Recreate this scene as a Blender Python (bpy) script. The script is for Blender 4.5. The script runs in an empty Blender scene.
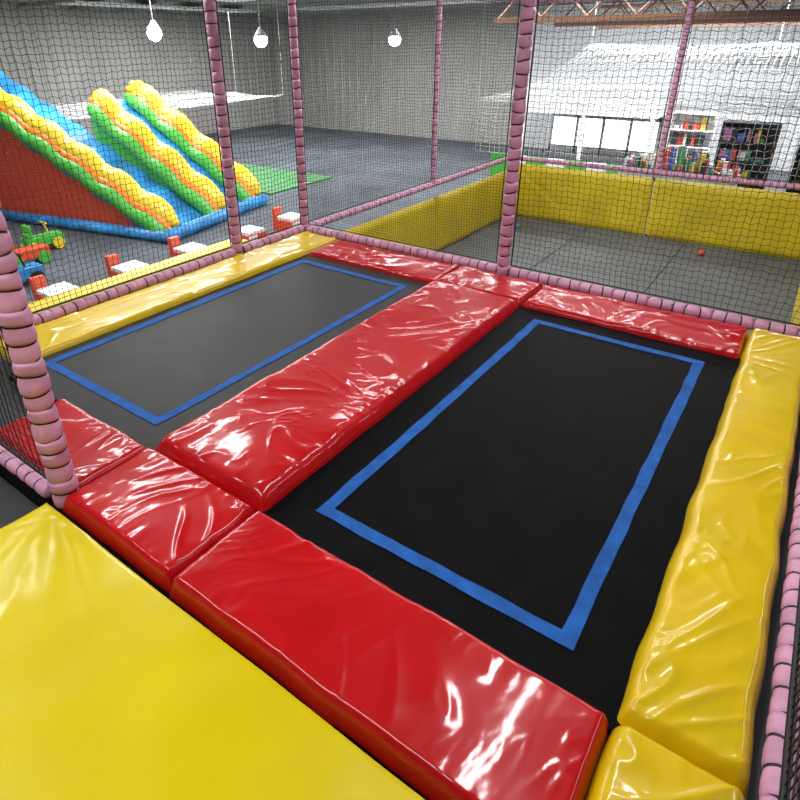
import bpy, bmesh, math, random
import numpy as np
from mathutils import Vector, Matrix, noise
random.seed(7)
S=bpy.context.scene
S.view_settings.view_transform='Standard'
S.view_settings.look='None'
COL=S.collection

# ---------------------------------------------------------------- helpers
def mat(name,col,rough=.5,spec=.5,coat=0,bump=0,bscale=20,var=0,vscale=3,metal=0,emit=None,estr=0,detail=4,coat_r=.05):
    m=bpy.data.materials.new(name);m.use_nodes=True;nt=m.node_tree;b=nt.nodes['Principled BSDF']
    b.inputs['Base Color'].default_value=(*col,1);b.inputs['Roughness'].default_value=rough
    b.inputs['Specular IOR Level'].default_value=spec;b.inputs['Metallic'].default_value=metal
    b.inputs['Coat Weight'].default_value=coat;b.inputs['Coat Roughness'].default_value=coat_r
    tc=nt.nodes.new('ShaderNodeTexCoord')
    if bump:
        n=nt.nodes.new('ShaderNodeTexNoise');n.inputs['Scale'].default_value=bscale;n.inputs['Detail'].default_value=detail
        bp=nt.nodes.new('ShaderNodeBump');bp.inputs['Strength'].default_value=bump;bp.inputs['Distance'].default_value=.01
        nt.links.new(tc.outputs['Object'],n.inputs['Vector']);nt.links.new(n.outputs['Fac'],bp.inputs['Height']);nt.links.new(bp.outputs[0],b.inputs['Normal'])
        if coat: nt.links.new(bp.outputs[0],b.inputs['Coat Normal'])
    if var:
        n=nt.nodes.new('ShaderNodeTexNoise');n.inputs['Scale'].default_value=vscale;n.inputs['Detail'].default_value=5
        r=nt.nodes.new('ShaderNodeValToRGB');c0=[max(0,c*(1-var)) for c in col];c1=[min(1,c*(1+var)) for c in col]
        r.color_ramp.elements[0].position=.3;r.color_ramp.elements[1].position=.7
        r.color_ramp.elements[0].color=(*c0,1);r.color_ramp.elements[1].color=(*c1,1)
        nt.links.new(tc.outputs['Object'],n.inputs['Vector']);nt.links.new(n.outputs['Fac'],r.inputs[0]);nt.links.new(r.outputs[0],b.inputs['Base Color'])
    if emit:
        b.inputs['Emission Color'].default_value=(*emit,1);b.inputs['Emission Strength'].default_value=estr
    return m
def mesh_obj(name,V,F,mats,mi=None,smooth=False,parent=None):
    me=bpy.data.meshes.new(name);me.from_pydata([tuple(v) for v in V],[],F)
    for m in (mats if isinstance(mats,(list,tuple)) else [mats]): me.materials.append(m)
    if mi is not None: me.polygons.foreach_set('material_index',mi)
    if smooth: me.polygons.foreach_set('use_smooth',[True]*len(F))
    me.update();o=bpy.data.objects.new(name,me);COL.objects.link(o)
    if parent: o.parent=parent
    return o
class MB:
    def __init__(s): s.V=[];s.F=[];s.M=[]
    def add(s,V,F,m=0):
        k=len(s.V);s.V+=[tuple(v) for v in V];s.F+=[tuple(i+k for i in f) for f in F];s.M+=[m]*len(F)
    def box(s,a,b,m=0,rot=None,org=None):
        (x0,y0,z0),(x1,y1,z1)=a,b
        V=[Vector(v) for v in [(x0,y0,z0),(x1,y0,z0),(x1,y1,z0),(x0,y1,z0),(x0,y0,z1),(x1,y0,z1),(x1,y1,z1),(x0,y1,z1)]]
        if rot is not None: V=[rot@v+(org or Vector()) for v in V]
        s.add(V,[(0,3,2,1),(4,5,6,7),(0,1,5,4),(1,2,6,5),(2,3,7,6),(3,0,4,7)],m)
    def tube(s,pts,r,m=0,n=8,cap=True):
        pts=[Vector(p) for p in pts];V=[];F=[]
        for i,p in enumerate(pts):
            d=(pts[min(i+1,len(pts)-1)]-pts[max(i-1,0)]).normalized()
            a=d.cross(Vector((0,0,1)));a=a if a.length>.01 else Vector((1,0,0));a.normalize();b=d.cross(a)
            rr=r[i] if isinstance(r,(list,tuple)) else r
            for j in range(n):
                t=2*math.pi*j/n;V.append(p+a*math.cos(t)*rr+b*math.sin(t)*rr)
        for i in range(len(pts)-1):
            for j in range(n):F.append((i*n+j,i*n+(j+1)%n,(i+1)*n+(j+1)%n,(i+1)*n+j))
        if cap:F.append(tuple(range(n))[::-1]);F.append(tuple(range((len(pts)-1)*n,len(pts)*n)))
        s.add(V,F,m)
    def obj(s,name,mats,smooth=False,parent=None,bevel=0):
        o=mesh_obj(name,s.V,s.F,mats,s.M,smooth,parent)
        if bevel:
            b=o.modifiers.new('b','BEVEL');b.width=bevel;b.segments=3;b.limit_method='ANGLE'
        return o

# ---------------------------------------------------------------- materials
def vinyl(name,col,rough,var=.08,spec=.12,coat=.8):
    return mat(name,col,rough=rough,spec=spec,coat=coat,coat_r=.09,bump=.08,bscale=14,detail=2,var=var,vscale=4)
M_red=vinyl('red_vinyl',(.44,.0035,.006),.32,coat=.7)
M_yel=vinyl('yellow_vinyl',(.66,.44,.003),.34,spec=.2,coat=.6)
M_yfloor=mat('yellow_floor_vinyl',(.64,.50,.001),rough=.30,spec=.3,coat=.4,coat_r=.14,bump=.12,bscale=5,var=.06,vscale=2)
M_ywall=mat('yellow_wall_vinyl',(.58,.44,.012),rough=.4,bump=.3,bscale=4,var=.14,vscale=2)
M_bedR=mat('trampoline_mesh_black',(.0025,.0025,.003),rough=.55,spec=.04,bump=.25,bscale=300,var=.4,vscale=5)
M_bedL=mat('trampoline_mesh_sheen',(.013,.013,.013),rough=.5,spec=.22,bump=.25,bscale=300,var=.35,vscale=3)  # same mesh as right bed; grazing sheen put into paler base and higher specular
M_blue=mat('blue_webbing',(.008,.085,.33),rough=.7,spec=.2,bump=.3,bscale=200,var=.3,vscale=10)
M_blk=mat('black_rope',(.008,.008,.009),rough=.6)
M_frame=mat('black_steel',(.01,.01,.011),rough=.5)
M_pink=mat('pink_foam',(.58,.27,.40),rough=.55,bump=.2,bscale=30,var=.2,vscale=9)
M_greymat=mat('grey_gym_mat',(.12,.125,.125),rough=.6,spec=.3,var=.15,vscale=1.5,bump=.1,bscale=15)
M_carpet=mat('hall_carpet',(.075,.085,.10),rough=.9,var=.35,vscale=.6)
M_wall=mat('grey_panel_wall',(.36,.35,.33),rough=.7,var=.12,vscale=.5)
M_wallw=mat('white_panel_wall',(.58,.60,.62),rough=.7,var=.05,vscale=.5)
M_ceil=mat('ceiling_metal',(.33,.33,.33),rough=.7,var=.08,vscale=.5)
M_white=mat('white_paint',(.8,.81,.82),rough=.5)
M_wnet=mat('white_twine',(.85,.86,.86),rough=.7)
M_brown=mat('brown_steel_beam',(.16,.08,.045),rough=.5)
M_lamp=mat('lamp_glow',(1,1,1),emit=(.93,.96,1),estr=40)
M_win=mat('window_glow',(1,1,1),emit=(.95,.98,1),estr=3.5)
M_grn=mat('slide_green',(.07,.42,.05),rough=.4)
M_gmat=mat('green_floor_mat',(.05,.20,.06),rough=.6,var=.15)
M_sblue=mat('slide_blue',(.03,.25,.58),rough=.35,var=.4,vscale=2)
M_sred=mat('slide_red',(.70,.08,.03),rough=.4)
M_syel=mat('slide_yellow',(.85,.58,.03),rough=.35)
M_sor=mat('slide_orange',(.85,.22,.01),rough=.4)

# ---------------------------------------------------------------- vinyl pads
def samples(a,b,r,step):
    k=7;e=[r*(1-math.cos(math.pi/2*i/k)) for i in range(k+1)]
    n=max(2,int((b-a-2*r)/step));mid=[a+r+(b-a-2*r)*i/n for i in range(1,n)]
    return [a+x for x in e]+mid+[b-x for x in e[::-1]]
def pad(name,x0,x1,y0,y1,h,m,seed,z0=-.06,r=.04,step=.010,wr=1.0,parent=None,ang=.6,more=0):
    xs=samples(x0,x1,r,step);ys=samples(y0,y1,r,step);V=[];F=[]
    o=Vector((seed*7.3,seed*3.1,seed*1.7))
    ca,sa=math.cos(ang),math.sin(ang)
    def prof(d): return 0 if d<=0 else (math.sqrt(max(0,1-(1-d/r)**2)) if d<r else 1)
    def ridge(q,k): 
        return max(0,1-abs(noise.noise(q+o))*k)
    for y in ys:
        for x in xs:
            dx=min(x-x0,x1-x);dy=min(y-y0,y1-y);f=prof(dx)*prof(dy);d=min(dx,dy)
            p=Vector((x,y,0))
            w1=noise.noise(p*1.6+o);w2=noise.noise(p*1.6+o+Vector((9,4,2)))
            px=(x*ca+y*sa)+.24*w1;py=(-x*sa+y*ca)+.24*w2
            big=noise.noise(Vector((px*1.8,py*2.6,1))+o)*.013
            g1=max(0,min(1.2,.30+more+2.0*noise.noise(p*2.0+o*2)))
            g2=max(0,min(1,.05+more+2.2*noise.noise(p*2.4+o*3)))
            g3=max(0,min(1,more-.1+2.4*noise.noise(p*3.0+o*4)))
            rd=ridge(Vector((px*2.0,py*7.5,5)),3.2)**2
            rd2=ridge(Vector((px*7.5,py*2.2,8)),3.2)**2
            rd3=ridge(Vector((px*6+py*9,py*15-px*5,3)),3.2)**2
            fine=rd*.0085*g1+rd2*.0068*g2+rd3*.0030*g3
            ex=math.exp(-max(0,d-r*.3)/.08)
            al=(y if dx<dy else x)
            gc=max(0,.6+1.6*noise.noise(Vector((al*2.5,seed,4))))
            cr=(noise.noise(Vector((al*17,d*5,seed*3.3)))*.008+noise.noise(Vector((al*34,d*7,seed*2.3)))*.0025)*ex*gc
            sag=-.008*(1-min(1,d/.18))**2
            z=z0+(h-z0)*f+(big+fine+cr+sag)*wr*min(1,f)*(1 if f>.2 else 0.3)
            jx=noise.noise(Vector((y*4,1,seed)))*.010;jy=noise.noise(Vector((x*4,2,seed)))*.010
            V.append((x+jx,y+jy,z))
    nx=len(xs)
    for j in range(len(ys)-1):
        for i in range(nx-1):F.append((j*nx+i,j*nx+i+1,(j+1)*nx+i+1,(j+1)*nx+i))
    return mesh_obj(name,V,F,m,smooth=True,parent=parent)
pad('red_padded_divider',-1.10,-.19,-.175,2.98,.085,M_red,1,ang=.9,r=.085,more=.08)
pad('red_edge_pad',-2.0,-1.092,-.66,-.175,.04,M_red,2)
pad('red_edge_pad',-1.092,-.212,-.71,-.172,.052,M_red,3,ang=-.3,more=.1)
pad('red_edge_pad',-.212,1.50,-.72,-.175,.058,M_red,4,ang=1.1,more=.12,wr=.9)
pad('red_edge_pad',-2.71,-1.08,2.975,3.54,.045,M_red,5)
pad('red_edge_pad',-1.082,-.195,2.975,3.54,.055,M_red,6,ang=1.2)
pad('red_edge_pad',-.197,1.50,2.975,3.54,.05,M_red,7)
pad('yellow_edge_pad',-3.23,-2.71,-.1,3.54,.05,M_yel,8,ang=1.3,wr=.7)
pad('yellow_edge_pad',1.50,1.905,-.18,3.52,.075,M_yel,9,ang=1.0,r=.05,wr=.85)
pad('yellow_edge_pad',1.50,1.91,-.74,-.18,.07,M_yel,10,ang=.5,r=.05)

# ---------------------------------------------------------------- trampolines
def trampoline(x0,x1,y0,y1,rx0,rx1,ry0,ry1,mb):
    e=bpy.data.objects.new('trampoline',None);COL.objects.link(e)
    nx,ny=40,60;V=[];F=[]
    for j in range(ny+1):
        for i in range(nx+1):
            u=i/nx;v=j/ny;V.append((x0+(x1-x0)*u,y0+(y1-y0)*v,-.004-.02*math.sin(math.pi*u)*math.sin(math.pi*v)))
    for j in range(ny):
        for i in range(nx):F.append((j*(nx+1)+i,j*(nx+1)+i+1,(j+1)*(nx+1)+i+1,(j+1)*(nx+1)+i))
    mesh_obj('jump_bed',V,F,mb,smooth=True,parent=e)
    def zz(x,y): return -.004-.02*math.sin(math.pi*(x-x0)/(x1-x0))*math.sin(math.pi*(y-y0)/(y1-y0))+.0035
    B=MB();w=.066
    def strip(ax,a,b,c):
        n=80;V=[];F=[]
        for i in range(n+1):
            t=a+(b-a)*i/n
            for s in (0,w):
                j=noise.noise(Vector((t*5,s*40,c)))*.007
                p=(c+s+j,t) if ax=='y' else (t,c+s+j)
                V.append((p[0],p[1],zz(*p)))
        for i in range(n):
            q=(2*i,2*i+1,2*i+3,2*i+2);F.append(q if ax=='y' else q[::-1])
        B.add(V,F)
    strip('y',ry0,ry1,rx0);strip('y',ry0,ry1,rx1-w);strip('x',rx0+w-.004,rx1-w+.004,ry0);strip('x',rx0+w-.004,rx1-w+.004,ry1-w)
    B.obj('blue_border_tape',M_blue,parent=e)
    B=MB()
    for a,b in (((x0,y0,-.09),(x1,y0+.03,-.045)),((x0,y1-.03,-.09),(x1,y1,-.045)),((x0,y0,-.09),(x0+.03,y1,-.045)),((x1-.03,y0,-.09),(x1,y1,-.045))):
        B.box(a,b)
    B.obj('steel_frame',M_frame,parent=e)
trampoline(-.22,1.53,-.21,3.01,0,1.3,0,2.80,M_bedR)
trampoline(-2.74,-1.06,-.21,3.01,-2.63,-1.277,-.01,2.82,M_bedL)

# ---------------------------------------------------------------- decks
B=MB();B.box((-3.35,-.66,-2),(2.02,3.66,-.12));B.obj('trampoline_deck_base',M_frame)
B=MB();B.box((-3.35,-4.2,-2),(-1.17,-.76,-.08));B.box((-3.35,-.76,-2),(-2.01,-.66,-.08));B.obj('black_deck_platform',M_frame)
def soft_floor(name,x0,x1,y0,y1,z,m,seed):
    R=.015
    xs=samples(x0,x1,R,.02);ys=samples(y0,y1,R,.02);V=[];F=[]
    for y in ys:
        for x in xs:
            d=min(x-x0,x1-x,y-y0,y1-y);f=0 if d<=0 else(math.sqrt(max(0,1-(1-d/R)**2)) if d<R else 1)
            cx,cy=x+1.16,y+.72;rr=math.hypot(cx,cy);an=math.atan2(cy,cx)
            cre=(max(0,1-abs(noise.noise(Vector((an*5,rr*.8,2))))*4)**2)*.008*math.exp(-((rr-.35)/.45)**2)
            V.append((x,y,z-.08*(1-f)+f*(.016*noise.noise(Vector((x*1.2,y*1.2,seed)))+.005*noise.noise(Vector((x*5,y*3,seed)))+cre)))
    nx=len(xs)
    for j in range(len(ys)-1):
        for i in range(nx-1):F.append((j*nx+i,j*nx+i+1,(j+1)*nx+i+1,(j+1)*nx+i))
    return mesh_obj(name,V,F,m,smooth=True)
soft_floor('yellow_padded_platform',-1.16,1.90,-4.2,-.742,0.0,M_yfloor,3)
B=MB();B.box((-1.16,-4.2,-2),(2.1,-.75,-.081));B.obj('platform_base',M_frame)

# ---------------------------------------------------------------- foam posts and rails
def foam(name,a,b,r=.055,seg=.10):
    a=Vector(a);b=Vector(b);L=(b-a).length;d=(b-a)/L;n=16
    u=d.cross(Vector((0,0,1)));u=u if u.length>.01 else Vector((1,0,0));u.normalize();v=d.cross(u)
    k=max(1,round(L/seg));s=L/k;st=[]
    for i in range(k):
        tl=.25*math.sin(i*2.3)
        for t,rr in ((0,.88),(.12,.88),(.14,.93),(.3,1.0),(.7,1.0),(.96,.93)):
            st.append(((i+t)*s,rr*r*(1+.04*math.sin(i*1.7)),1 if t<.1 else 0,tl))
    st.append((L,r*.9,0,0));V=[];F=[];M=[]
    for t,rr,_,tl in st:
        for j in range(n):
            q=2*math.pi*j/n;V.append(a+d*(t+tl*r*math.cos(q)*(1 if .02<t<L-.02 else 0))+u*math.cos(q)*rr+v*math.sin(q)*rr)
    for i in range(len(st)-1):
        for j in range(n):F.append((i*n+j,i*n+(j+1)%n,(i+1)*n+(j+1)%n,(i+1)*n+j));M.append(st[i][2])
    F.append(tuple(range(n)));M.append(0);F.append(tuple(range((len(st)-1)*n,len(st)*n)));M.append(0)
    return mesh_obj(name,V,F,[M_pink,M_blk],M,smooth=True)
XL=-3.3;YF=3.6;XR=1.97;YB=9.8;TOP=2.75
P='padded_post'
foam(P,(XL,2.50,.04),(XL,2.50,TOP));foam(P,(XL,YF,-.1),(XL,YF,TOP),.05);foam(P,(-.66,YF,-.1),(-.66,YF,TOP),.06)
foam(P,(-1.13,-.66,-.06),(-1.10,-.64,TOP),.066,.085);foam(P,(XL,-.66,-.06),(XL,-.66,TOP))
foam(P,(XL,6.66,.04),(XL,6.66,TOP),.045);foam(P,(XL,YB,-1.1),(XL,YB,TOP),.05);foam(P,(-.6,YB,-.0),(-.6,YB,TOP),.055)
foam(P,(XR,YF,-.1),(XR,YF,TOP));foam(P,(XR,YB,-1.1),(XR,YB,TOP))
R='padded_rail'
foam(R,(XL,-.6,.05),(XL,2.44,.05),.05);foam(R,(XL,2.56,.05),(XL,3.54,.05),.05);foam(R,(XL+.05,YF,.05),(-.73,YF,.05),.05);foam(R,(-.59,YF,.05),(XR-.06,YF,.05),.05)
foam(R,(XR,-3.5,.04),(XR,YF-.06,.04),.05);foam(R,(XL+.06,-.70,.0),(-1.21,-.70,.0),.04)
foam(R,(XL,YF+.06,.05),(XL,YB-.06,.05),.045);foam(R,(XL+.06,YB,.03),(XR-.06,YB,.03),.045)
foam(R,(XL,YF+.06,TOP),(XL,YB-.06,TOP),.05);foam(R,(XL+.06,YB,TOP),(XR-.06,YB,TOP),.05)
foam(R,(XL,-.6,TOP),(XL,YF-.06,TOP),.05);foam(R,(XL+.06,YF,TOP),(XR-.06,YF,TOP),.05)

# ---------------------------------------------------------------- nets
def net(name,a,b,z0,z1,cell=.05,r=.0022,m=None,wob=.010,border=True,seed=0):
    a=Vector((*a,0));b=Vector((*b,0));L=(b-a).length;d=(b-a)/L;nn=Vector((-d.y,d.x,0))
    nu=round(L/cell);nv=round((z1-z0)/cell)
    cu=bpy.data.curves.new(name,'CURVE');cu.dimensions='3D';cu.bevel_depth=r;cu.bevel_resolution=0;cu.resolution_u=1
    G={}
    for i in range(nu+1):
        for j in range(nv+1):
            s=L*i/nu;z=z0+(z1-z0)*j/nv
            e=min(1,min(i,nu-i,j,nv-j)/3)
            p=a+d*s+Vector((0,0,z))
            q=Vector((s*1.3,z*1.3,seed*5.1))
            p+=d*(e*(wob*3.5*noise.noise(q)+.005*random.uniform(-1,1)))+Vector((0,0,e*(wob*3.5*noise.noise(q+Vector((7,3,1)))+.005*random.uniform(-1,1)+(.14*cell if i%2 else -.14*cell))))+nn*e*.04*noise.noise(q*.8)
            G[i,j]=p
    def spl(pts,rad=1):
        sp=cu.splines.new('POLY');sp.points.add(len(pts)-1)
        co=[]
        for p in pts: co+=[p.x,p.y,p.z,1]
        sp.points.foreach_set('co',co);sp.points.foreach_set('radius',[rad]*len(pts))
    for i in range(nu+1): spl([G[i,j] for j in range(nv+1)],3.6 if border and i in(0,nu) else 1)
    for j in range(nv+1): spl([G[i,j] for i in range(nu+1)],3.6 if border and j in(0,nv) else 1)
    cu.materials.append(m or M_blk);o=bpy.data.objects.new(name,cu);COL.objects.link(o);return o
N='safety_net'
net(N,(XL,-.58),(XL,2.42),.12,2.68,r=.0023,seed=1)
net(N,(XL,2.58),(XL,YF-.07),.12,2.68,r=.0023,seed=2)
net(N,(XL+.07,YF),(-.74,YF),.12,2.68,cell=.028,r=.0016,seed=3)
net(N,(-.58,YF),(XR-.07,YF),.12,2.68,r=.0020,seed=4)
net(N,(XL+.07,-.68),(-1.22,-.68),.06,2.68,r=.0028,seed=5)
net(N,(XR,-3.5),(XR,YF-.07),.10,2.68,r=.003,cell=.04,seed=6)
net(N,(XL,YF+.07),(XL,6.6),.12,2.68,r=.0018,seed=7)
net(N,(XL,6.72),(XL,YB-.07),.12,2.68,r=.0018,seed=8)
net(N,(XL+.07,YB),(-.67,YB),.10,2.68,r=.0018,seed=9)
net(N,(-.53,YB),(XR-.07,YB),.10,2.68,r=.0018,seed=10)

# ---------------------------------------------------------------- back soft-play room
ZR=-1.1
B=MB()
xs=[-3.25,-1.6,.1,XR+.03] ;ys=[3.68,5.4,7.4,9.75]
for i in range(3):
    for j in range(3):
        B.box((xs[i]+.004,ys[j]+.004,ZR-.08),(xs[i+1]-.004,ys[j+1]-.004,ZR))
B.obj('grey_floor_mats',M_greymat,bevel=.008)
B=MB();B.box((-3.4,3.67,-2),(2.1,9.95,ZR-.085));B.obj('play_room_deck_base',M_frame)
def wallpad(name,x0,y0,x1,y1,z0,z1,t=.05):
    a=Vector((x0,y0,0));b=Vector((x1,y1,0));L=(b-a).length;d=(b-a)/L;nn=Vector((-d.y,d.x,0));nu=max(6,int(L/.06));nv=16;V=[];F=[]
    for j in range(nv+1):
        for i in range(nu+1):
            s=L*i/nu;z=z0+(z1-z0)*j/nv;e=min(s,L-s,z-z0,z1-z);f=min(1,e/.05)**.5 if e>0 else 0
            V.append(a+d*s+Vector((0,0,z))+nn*(t*f+.016*f*noise.noise(Vector((s*3,z*3,x0)))))
    for j in range(nv):
        for i in range(nu):F.append((j*(nu+1)+i,j*(nu+1)+i+1,(j+1)*(nu+1)+i+1,(j+1)*(nu+1)+i))
    k=len(V);V+=[a+Vector((0,0,z0)),b+Vector((0,0,z0)),b+Vector((0,0,z1)),a+Vector((0,0,z1))];F.append((k+3,k+2,k+1,k))
    return mesh_obj(name,V,F,M_ywall,smooth=True)
W='yellow_padded_panel'
wallpad(W,XL+.06,YB-.08,XL+.06,6.67,ZR,-.14)
wallpad(W,XL+.06,6.65,XL+.06,3.68,ZR,-.14)
wallpad(W,-.6,YB-.06,XL+.12,YB-.06,ZR,-.05)
wallpad(W,XR-.06,YB-.06,-.59,YB-.06,ZR,-.05)
wallpad(W,1.90,3.72,1.90,YB-.12,ZR,-.05)
def ball(x,y,z,r,m):
    me=bpy.data.meshes.new('play_ball');bm=bmesh.new();bmesh.ops.create_uvsphere(bm,u_segments=20,v_segments=12,radius=r)
    for f in bm.faces:f.smooth=True
    bm.to_mesh(me);me.materials.append(m);o=bpy.data.objects.new('play_ball',me);o.location=(x,y,z);COL.objects.link(o)
ball(.45,9.1,ZR+.05,.05,M_sred);ball(-2.7,8.9,ZR+.04,.04,M_sblue)

# ---------------------------------------------------------------- hall shell
ZF=-2.0;ZC=3.5;X0=-24;X1=9;Y0=-8;Y1=24
B=MB();B.box((X0,Y0,ZF-.1),(X1,Y1,ZF));B.obj('floor',M_carpet)
B=MB();B.box((X0,Y0,ZC),(X1,Y1,ZC+.1));
for i in range(16):
    y=Y0+1+i*2;B.box((X0,y,ZC-.12),(X1,y+.08,ZC))
B.obj('ceiling',M_ceil)
def ribwall(name,a,b,z0,z1,m=None):
    a=Vector((*a,0));b=Vector((*b,0));L=(b-a).length;d=(b-a)/L;nn=Vector((-d.y,d.x,0));V=[];F=[]
    n=int(L/.5)
    for i in range(n):
        for t,o in((0,0),(.06,.04),(.12,.04),(.18,0)):
            for z in(z0,z1):V.append(a+d*((i+t/.5)*L/n)+nn*o+Vector((0,0,z)))
    for z in(z0,z1):V.append(b+Vector((0,0,z)))
    for i in range(len(V)//2-1):F.append((2*i,2*i+2,2*i+3,2*i+1))
    return mesh_obj(name,V,F,m or M_wall)
ribwall('wall_left',(X0,Y1),(X0,Y0),ZF,ZC);ribwall('wall_back',(-9.5,Y1),(X0,Y1),ZF,ZC);ribwall('wall_back_right',(X1,Y1),(-9.5,Y1),ZF,ZC,M_wallw)
ribwall('wall_right',(X1,Y0),(X1,Y1),ZF,ZC);ribwall('wall_front',(X0,Y0),(X1,Y0),ZF,ZC)

for y in (13,17,21):
    B=MB();B.box((-5.5,y,2.5),(X1-.1,y+.15,2.62));B.box((-5.5,y,3.10),(X1-.1,y+.15,3.2))
    for i in range(13):
        x=-5.4+i*1.05;B.tube([(x,y+.07,2.6),(x+.52,y+.07,3.12),(x+1.05,y+.07,2.6)],.03,n=6)
    B.obj('roof_truss',M_brown)
def highbay(x,y,z):
    B=MB();B.tube([(x,y,ZC),(x,y,z+.3)],.012,1,6)
    B.tube([(x,y,z+.34),(x,y,z+.26),(x,y,z+.18),(x,y,z+.1)],[.05,.09,.16,.22],1,20)
    R=.2;B.tube([(x,y,z+R*math.cos(t)) for t in np.linspace(.9,math.pi,8)],[max(.005,R*math.sin(t)) for t in np.linspace(.9,math.pi,8)],0,20)
    B.obj('high_bay_lamp',[M_lamp,M_ceil],smooth=True)
for q in((-14.6,10,2.38),(-12.8,12.4,2.2),(-10.8,16.6,2.2)):highbay(*q)
def tube_light(x,y,z,l,ax,pw,w=.35):
    B=MB()
    a,b=((x-l/2,y-w/2,z),(x+l/2,y+w/2,z+.06)) if ax=='x' else ((x-w/2,y-l/2,z),(x+w/2,y+l/2,z+.06))
    B.box(a,b,0);o=B.obj('ceiling_strip_light',[M_white])
    ld=bpy.data.lights.new('strip_lamp','AREA');ld.shape='RECTANGLE';ld.energy=pw;ld.color=(.98,.99,1)
    ld.size,ld.size_y=(l,w) if ax=='x' else (w,l)
    lo=bpy.data.objects.new('strip_lamp',ld);lo.location=(x,y,z-.01);COL.objects.link(lo);lo.parent=o
for x,y,l,ax,pw,w in((-4.5,1.0,4,'y',150,.25),(-1.2,4.5,5,'x',130,.2),(.8,1,3.0,'y',75,.2),(-1.5,-2.2,4,'x',125,.25),
                   (-1,7.5,4,'x',130,.4),(-8,6,6,'y',450,.6),(-14,9,8,'y',750,1.),(-5,13,8,'x',600,1.),(-1,19,8,'x',1400,1.2),(-12,18,8,'x',900,1.2),(4.5,3,5,'y',95,.3),(-19,14,8,'y',700,1.2),(-12,-2,6,'y',300,.6)):
    tube_light(x,y,3.28,l,ax,pw,w)

B=MB()
for i in range(4):
    x=-7.7+i*1.05;B.box((x+.06,23.86,-1.75),(x+.99,23.88,-.65),1)
    B.box((x-.04,23.8,-2),(x+.06,23.9,-.5),0)
B.box((-3.54,23.8,-2),(-3.44,23.9,-.5),0);B.box((-7.74,23.8,-.65),(-3.44,23.9,-.5),0);B.box((-7.74,23.8,-2),(-3.44,23.9,-1.75),0)
B.obj('window_1',[M_ceil,M_win])
B=MB();B.box((-7.6,20,-.15),(-2.9,23.7,.15))
for x in(-7.5,-5.3,-3.05):B.box((x,20,-2),(x+.12,20.12,-.15))
for x in np.linspace(-7.6,-2.95,20):B.box((x,20,.15),(x+.03,20.03,.75))
B.box((-7.6,19.98,.75),(-2.9,20.05,.82));B.obj('white_mezzanine',M_white)
cols=[mat('goods_%d'%i,c,rough=.5) for i,c in enumerate([(.6,.05,.03),(.7,.5,.05),(.05,.3,.1),(.7,.7,.7),(.05,.12,.4),(.5,.2,.4),(.02,.02,.02)])]
def shelf(x,y,w,fr):
    B=MB();B.box((x,y,ZF),(x+w,y+.05,ZF+2.1),7);
    for k in range(5):B.box((x,y-.45,ZF+.05+k*.5),(x+w,y,ZF+.09+k*.5),7)
    B.box((x-.04,y-.45,ZF),(x,y+.05,ZF+2.1),7);B.box((x+w,y-.45,ZF),(x+w+.04,y+.05,ZF+2.1),7)
    for k in range(4):
        q=x+.04
        while q<x+w-.3:
            s=random.uniform(.04,.2);hh=random.uniform(.08,.38)
            if random.random()<.85:B.box((q,y-random.uniform(.3,.43),ZF+.091+k*.5),(q+s,y-.1,ZF+.091+k*.5+hh),random.choice([0,1,2,3,4,5,6,6,6,3]))
            q+=s+random.uniform(.01,.05)
    B.obj('display_shelf',cols+[fr])
shelf(-2.4,20.5,1.2,M_white);shelf(-.7,18.5,1.3,M_frame);shelf(1.2,18.3,1.6,M_frame);shelf(3.2,18.5,2.2,M_frame)
B=MB();B.box((-2.8,16,ZF),(.1,16.7,ZF+.9),0);B.box((-2.85,15.9,ZF+.9),(.15,16.8,ZF+.96),1)
for i in range(110):
    x=random.uniform(-2.7,-.05);s=random.uniform(.05,.16);y=16.0+random.random()*.55;B.box((x,y,ZF+.96),(x+s,y+.12,ZF+.96+random.uniform(.08,.75)*(1-abs(x+1.3)/2.2)),random.choice([0,3,4,5,6,7,8,3,5,2,2]))
B.obj('shop_counter',[M_white,M_brown]+cols)
B=MB()
for i in range(7):B.box((-7.4+i*.65,17.5,ZF),(-6.8+i*.65,17.6,ZF+.75),i%2)
B.obj('low_play_fence',[M_grn,M_white],bevel=.02)

def roofnet(name,x0,x1,y0,y1,z,cell,r,sag,rise=0,sc=.7):
    cu=bpy.data.curves.new(name,'CURVE');cu.dimensions='3D';cu.bevel_depth=r;cu.bevel_resolution=0
    nx=int((x1-x0)/cell);ny=int((y1-y0)/cell)
    def P(i,j):
        u=i/nx;v=j/ny;return (x0+(x1-x0)*u,y0+(y1-y0)*v,z+rise*v-sag*abs(math.sin(math.pi*u*2))*sc-sag*math.sin(math.pi*v)+.05*noise.noise(Vector((u*20,v*20,1))),1)
    for i in range(nx+1):
        sp=cu.splines.new('POLY');sp.points.add(ny);sp.points.foreach_set('co',[c for j in range(ny+1) for c in P(i,j)])
    for j in range(ny+1):
        sp=cu.splines.new('POLY');sp.points.add(nx);sp.points.foreach_set('co',[c for i in range(nx+1) for c in P(i,j)])
    cu.materials.append(M_wnet);o=bpy.data.objects.new(name,cu);COL.objects.link(o)
    # suspension cords up to the roof
    for x in(x0,(x0+x1)/2,x1):
        for y,zz in((y0,z),(y1,z+rise)):
            sp=cu.splines.new('POLY');sp.points.add(1);sp.points.foreach_set('co',[x,y,zz,1,x,y,ZC,1])
    return o
roofnet('white_roof_net',-22,-16.5,3,17,.25,.14,.007,.12)
roofnet('white_roof_net',-5.0,5,11.5,19,.95,.15,.005,.3,rise=1.1,sc=.25)
net('white_side_net',(-5,11.5),(5,11.5),-.2,.90,cell=.12,r=.004,m=M_wnet,wob=.02,seed=21,border=False)

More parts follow.
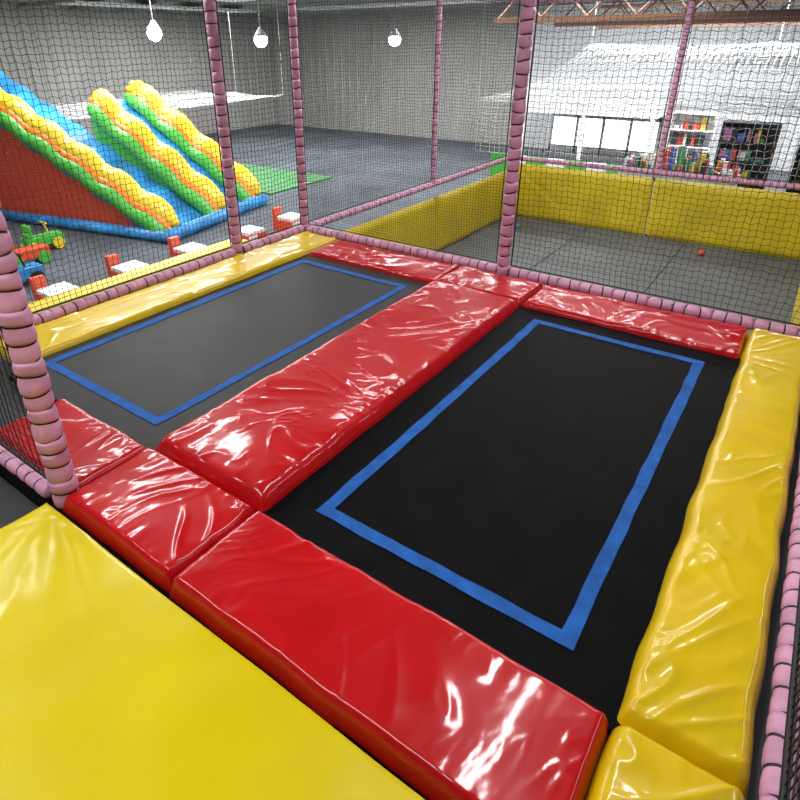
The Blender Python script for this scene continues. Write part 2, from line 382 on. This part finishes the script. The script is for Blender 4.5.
# ---------------------------------------------------------------- inflatable slide
E=bpy.data.objects.new('inflatable_slide',None);COL.objects.link(E)
Dn=Vector((-.975,-.22,0));Wn=Vector((-.22,.975,0));F0=Vector((-10.37,6.39,ZF))
def LP(u,v,z):return F0+Dn*u+Wn*v+Vector((0,0,z))
def hA(u):return .50+.53*u
def hB(u):return .55+.70*u
lanes=[(0,1.7,hA,6.5),(1.9,3.4,hB,3.7)]
for v0,v1,h,um in lanes:
    n=40;V=[];F=[]
    for i in range(n+1):
        u=-.2+(um+.2)*i/n
        for k in range(9):
            v=v0+(v1-v0)*k/8;V.append(LP(u,v,max(.12,h(u)-.42+.05*math.sin(u*7))-.1*math.sin(math.pi*k/8)))
    for i in range(n):
        for k in range(8):F.append((i*9+k,(i+1)*9+k,(i+1)*9+k+1,i*9+k+1))
    mesh_obj('slide_bed',V,F,M_sblue,smooth=True,parent=E)
for v,h,um in((0,hA,6.5),(1.8,hB,3.4),(3.45,hB,3.7)):
    B=MB();n=70;pts=[];rad=[]
    for i in range(n+1):
        u=-.3+(um+.3)*i/n;pts.append(LP(u,v+.14,max(.25,h(u)+.04*math.sin(u*6.5))));rad.append((.25+.018*math.sin(u*6.5))*min(1,.4+i*.2,.4+(n-i)*.2))
    B.tube(pts,rad,0,12)
    q=[p-Wn*.20-Vector((0,0,.10)) for p in pts];B.tube(q,[r*.55 for r in rad],2,10)
    q=[p-Wn*.27-Vector((0,0,.27)) for p in pts];B.tube(q,[r*.78 for r in rad],1,10)
    if v==0:
        q=[p-Wn*.24-Vector((0,0,.50)) for p in pts if p.z>ZF+.6];B.tube(q,.07,3,10)
    B.obj('bumper_tube',[M_syel,M_grn,M_sor,M_sblue],smooth=True,parent=E)
    V=[];F=[]
    for i in range(n+1):
        u=-.2+(um+.2)*i/n
        for s in(0,1):
            for z in(0,max(.15,h(u)-.3)):V.append(LP(u,v+(-.12 if s==0 else .2),z))
    for i in range(n):
        F.append((4*i,4*i+4,4*i+5,4*i+1));F.append((4*i+2,4*i+3,4*i+7,4*i+6));F.append((4*i+1,4*i+5,4*i+7,4*i+3))
    F.append((0,1,3,2));F.append((4*n,4*n+2,4*n+3,4*n+1))
    mesh_obj('side_wall',V,F,M_sred if v==0 else M_grn,parent=E)
B=MB();B.tube([LP(-.35,-.3,.14),LP(-.35,3.7,.14)],.16,0,12);B.tube([LP(-.4,-.28,.14),LP(6.5,-.28,.14)],.13,0,12);B.obj('base_tube',[M_sblue],smooth=True,parent=E)
B=MB();B.box((-18,11,ZF+.001),(-11.5,14,ZF+.05));B.obj('green_play_mat',M_gmat,bevel=.01)

# ---------------------------------------------------------------- barrier + blocks in hall
B=MB();B.box((-7.6,-3,ZF),(-7.3,6.2,ZF+.45),0);B.box((-7.65,-3,ZF+.45),(-7.25,6.2,ZF+.55),0);B.obj('yellow_low_barrier',[M_ywall],bevel=.04)
for i,(x,y) in enumerate(((-8.6,2.5),(-8.6,3.9),(-8.6,5.3),(-8.6,6.9),(-8.6,1.1),(-8.6,8.3))):
    B=MB();B.box((x,y,ZF),(x+.55,y+.55,ZF+.30),0);B.box((x+.02,y+.02,ZF+.30),(x+.53,y+.53,ZF+.37),1);B.box((x-.13,y+.02,ZF),(x-.02,y+.25,ZF+.55),0);B.box((x+.551,y+.0,ZF+.05),(x+.57,y+.25,ZF+.28),1)
    B.obj('soft_play_seat',[M_sred,M_white],bevel=.02)
def ride(x,y,c1,c2):
    B=MB();
    for dy in(0,.55):
        for dx in(0,.3):B.tube([(x+dx,y+dy,ZF+.13),(x+dx+.07,y+dy,ZF+.13)],.13,1,14)
    B.box((x+.03,y-.1,ZF+.14),(x+.34,y+.7,ZF+.34),0);B.box((x+.06,y-.05,ZF+.34),(x+.31,y+.05,ZF+.62),0);B.tube([(x+.18,y+.45,ZF+.34),(x+.18,y+.38,ZF+.6)],.02,1,6);B.tube([(x+.02,y+.38,ZF+.6),(x+.34,y+.38,ZF+.6)],.02,1,6)
    B.obj('ride_on_toy',[c1,c2],bevel=.02)
ride(-10.2,2.6,M_sblue,M_blk);ride(-11.3,3.3,M_sred,M_grn);ride(-12,4.0,M_grn,M_syel);ride(-10.9,2.1,M_sblue,M_blk);ride(-12.9,3.0,M_sred,M_sblue)

# ---------------------------------------------------------------- camera
f,cx,cy,a,pi_,r=589.7144,374.7001,335.7153,0.6286,0.4595,-0.0059
fh=Vector((-math.sin(a),math.cos(a),0));rt=Vector((math.cos(a),math.sin(a),0));z=Vector((0,0,1))
fw=math.cos(pi_)*fh-math.sin(pi_)*z;up=math.sin(pi_)*fh+math.cos(pi_)*z
r2=math.cos(r)*rt+math.sin(r)*up;u2=-math.sin(r)*rt+math.cos(r)*up
cd=bpy.data.cameras.new('camera');co=bpy.data.objects.new('camera',cd);COL.objects.link(co)
Mx=Matrix((r2,u2,-fw)).transposed().to_4x4();Mx.translation=Vector((1.5657,-1.6417,2.0804));co.matrix_world=Mx
cd.sensor_width=36;cd.sensor_fit='HORIZONTAL';cd.lens=f/800*36;cd.shift_x=(400-cx)/800;cd.shift_y=(cy-400)/800;cd.clip_start=.02;cd.clip_end=200
S.camera=co
w=bpy.data.worlds.new('world');S.world=w;w.use_nodes=True;w.node_tree.nodes['Background'].inputs[0].default_value=(.8,.85,.9,1);w.node_tree.nodes['Background'].inputs[1].default_value=.5
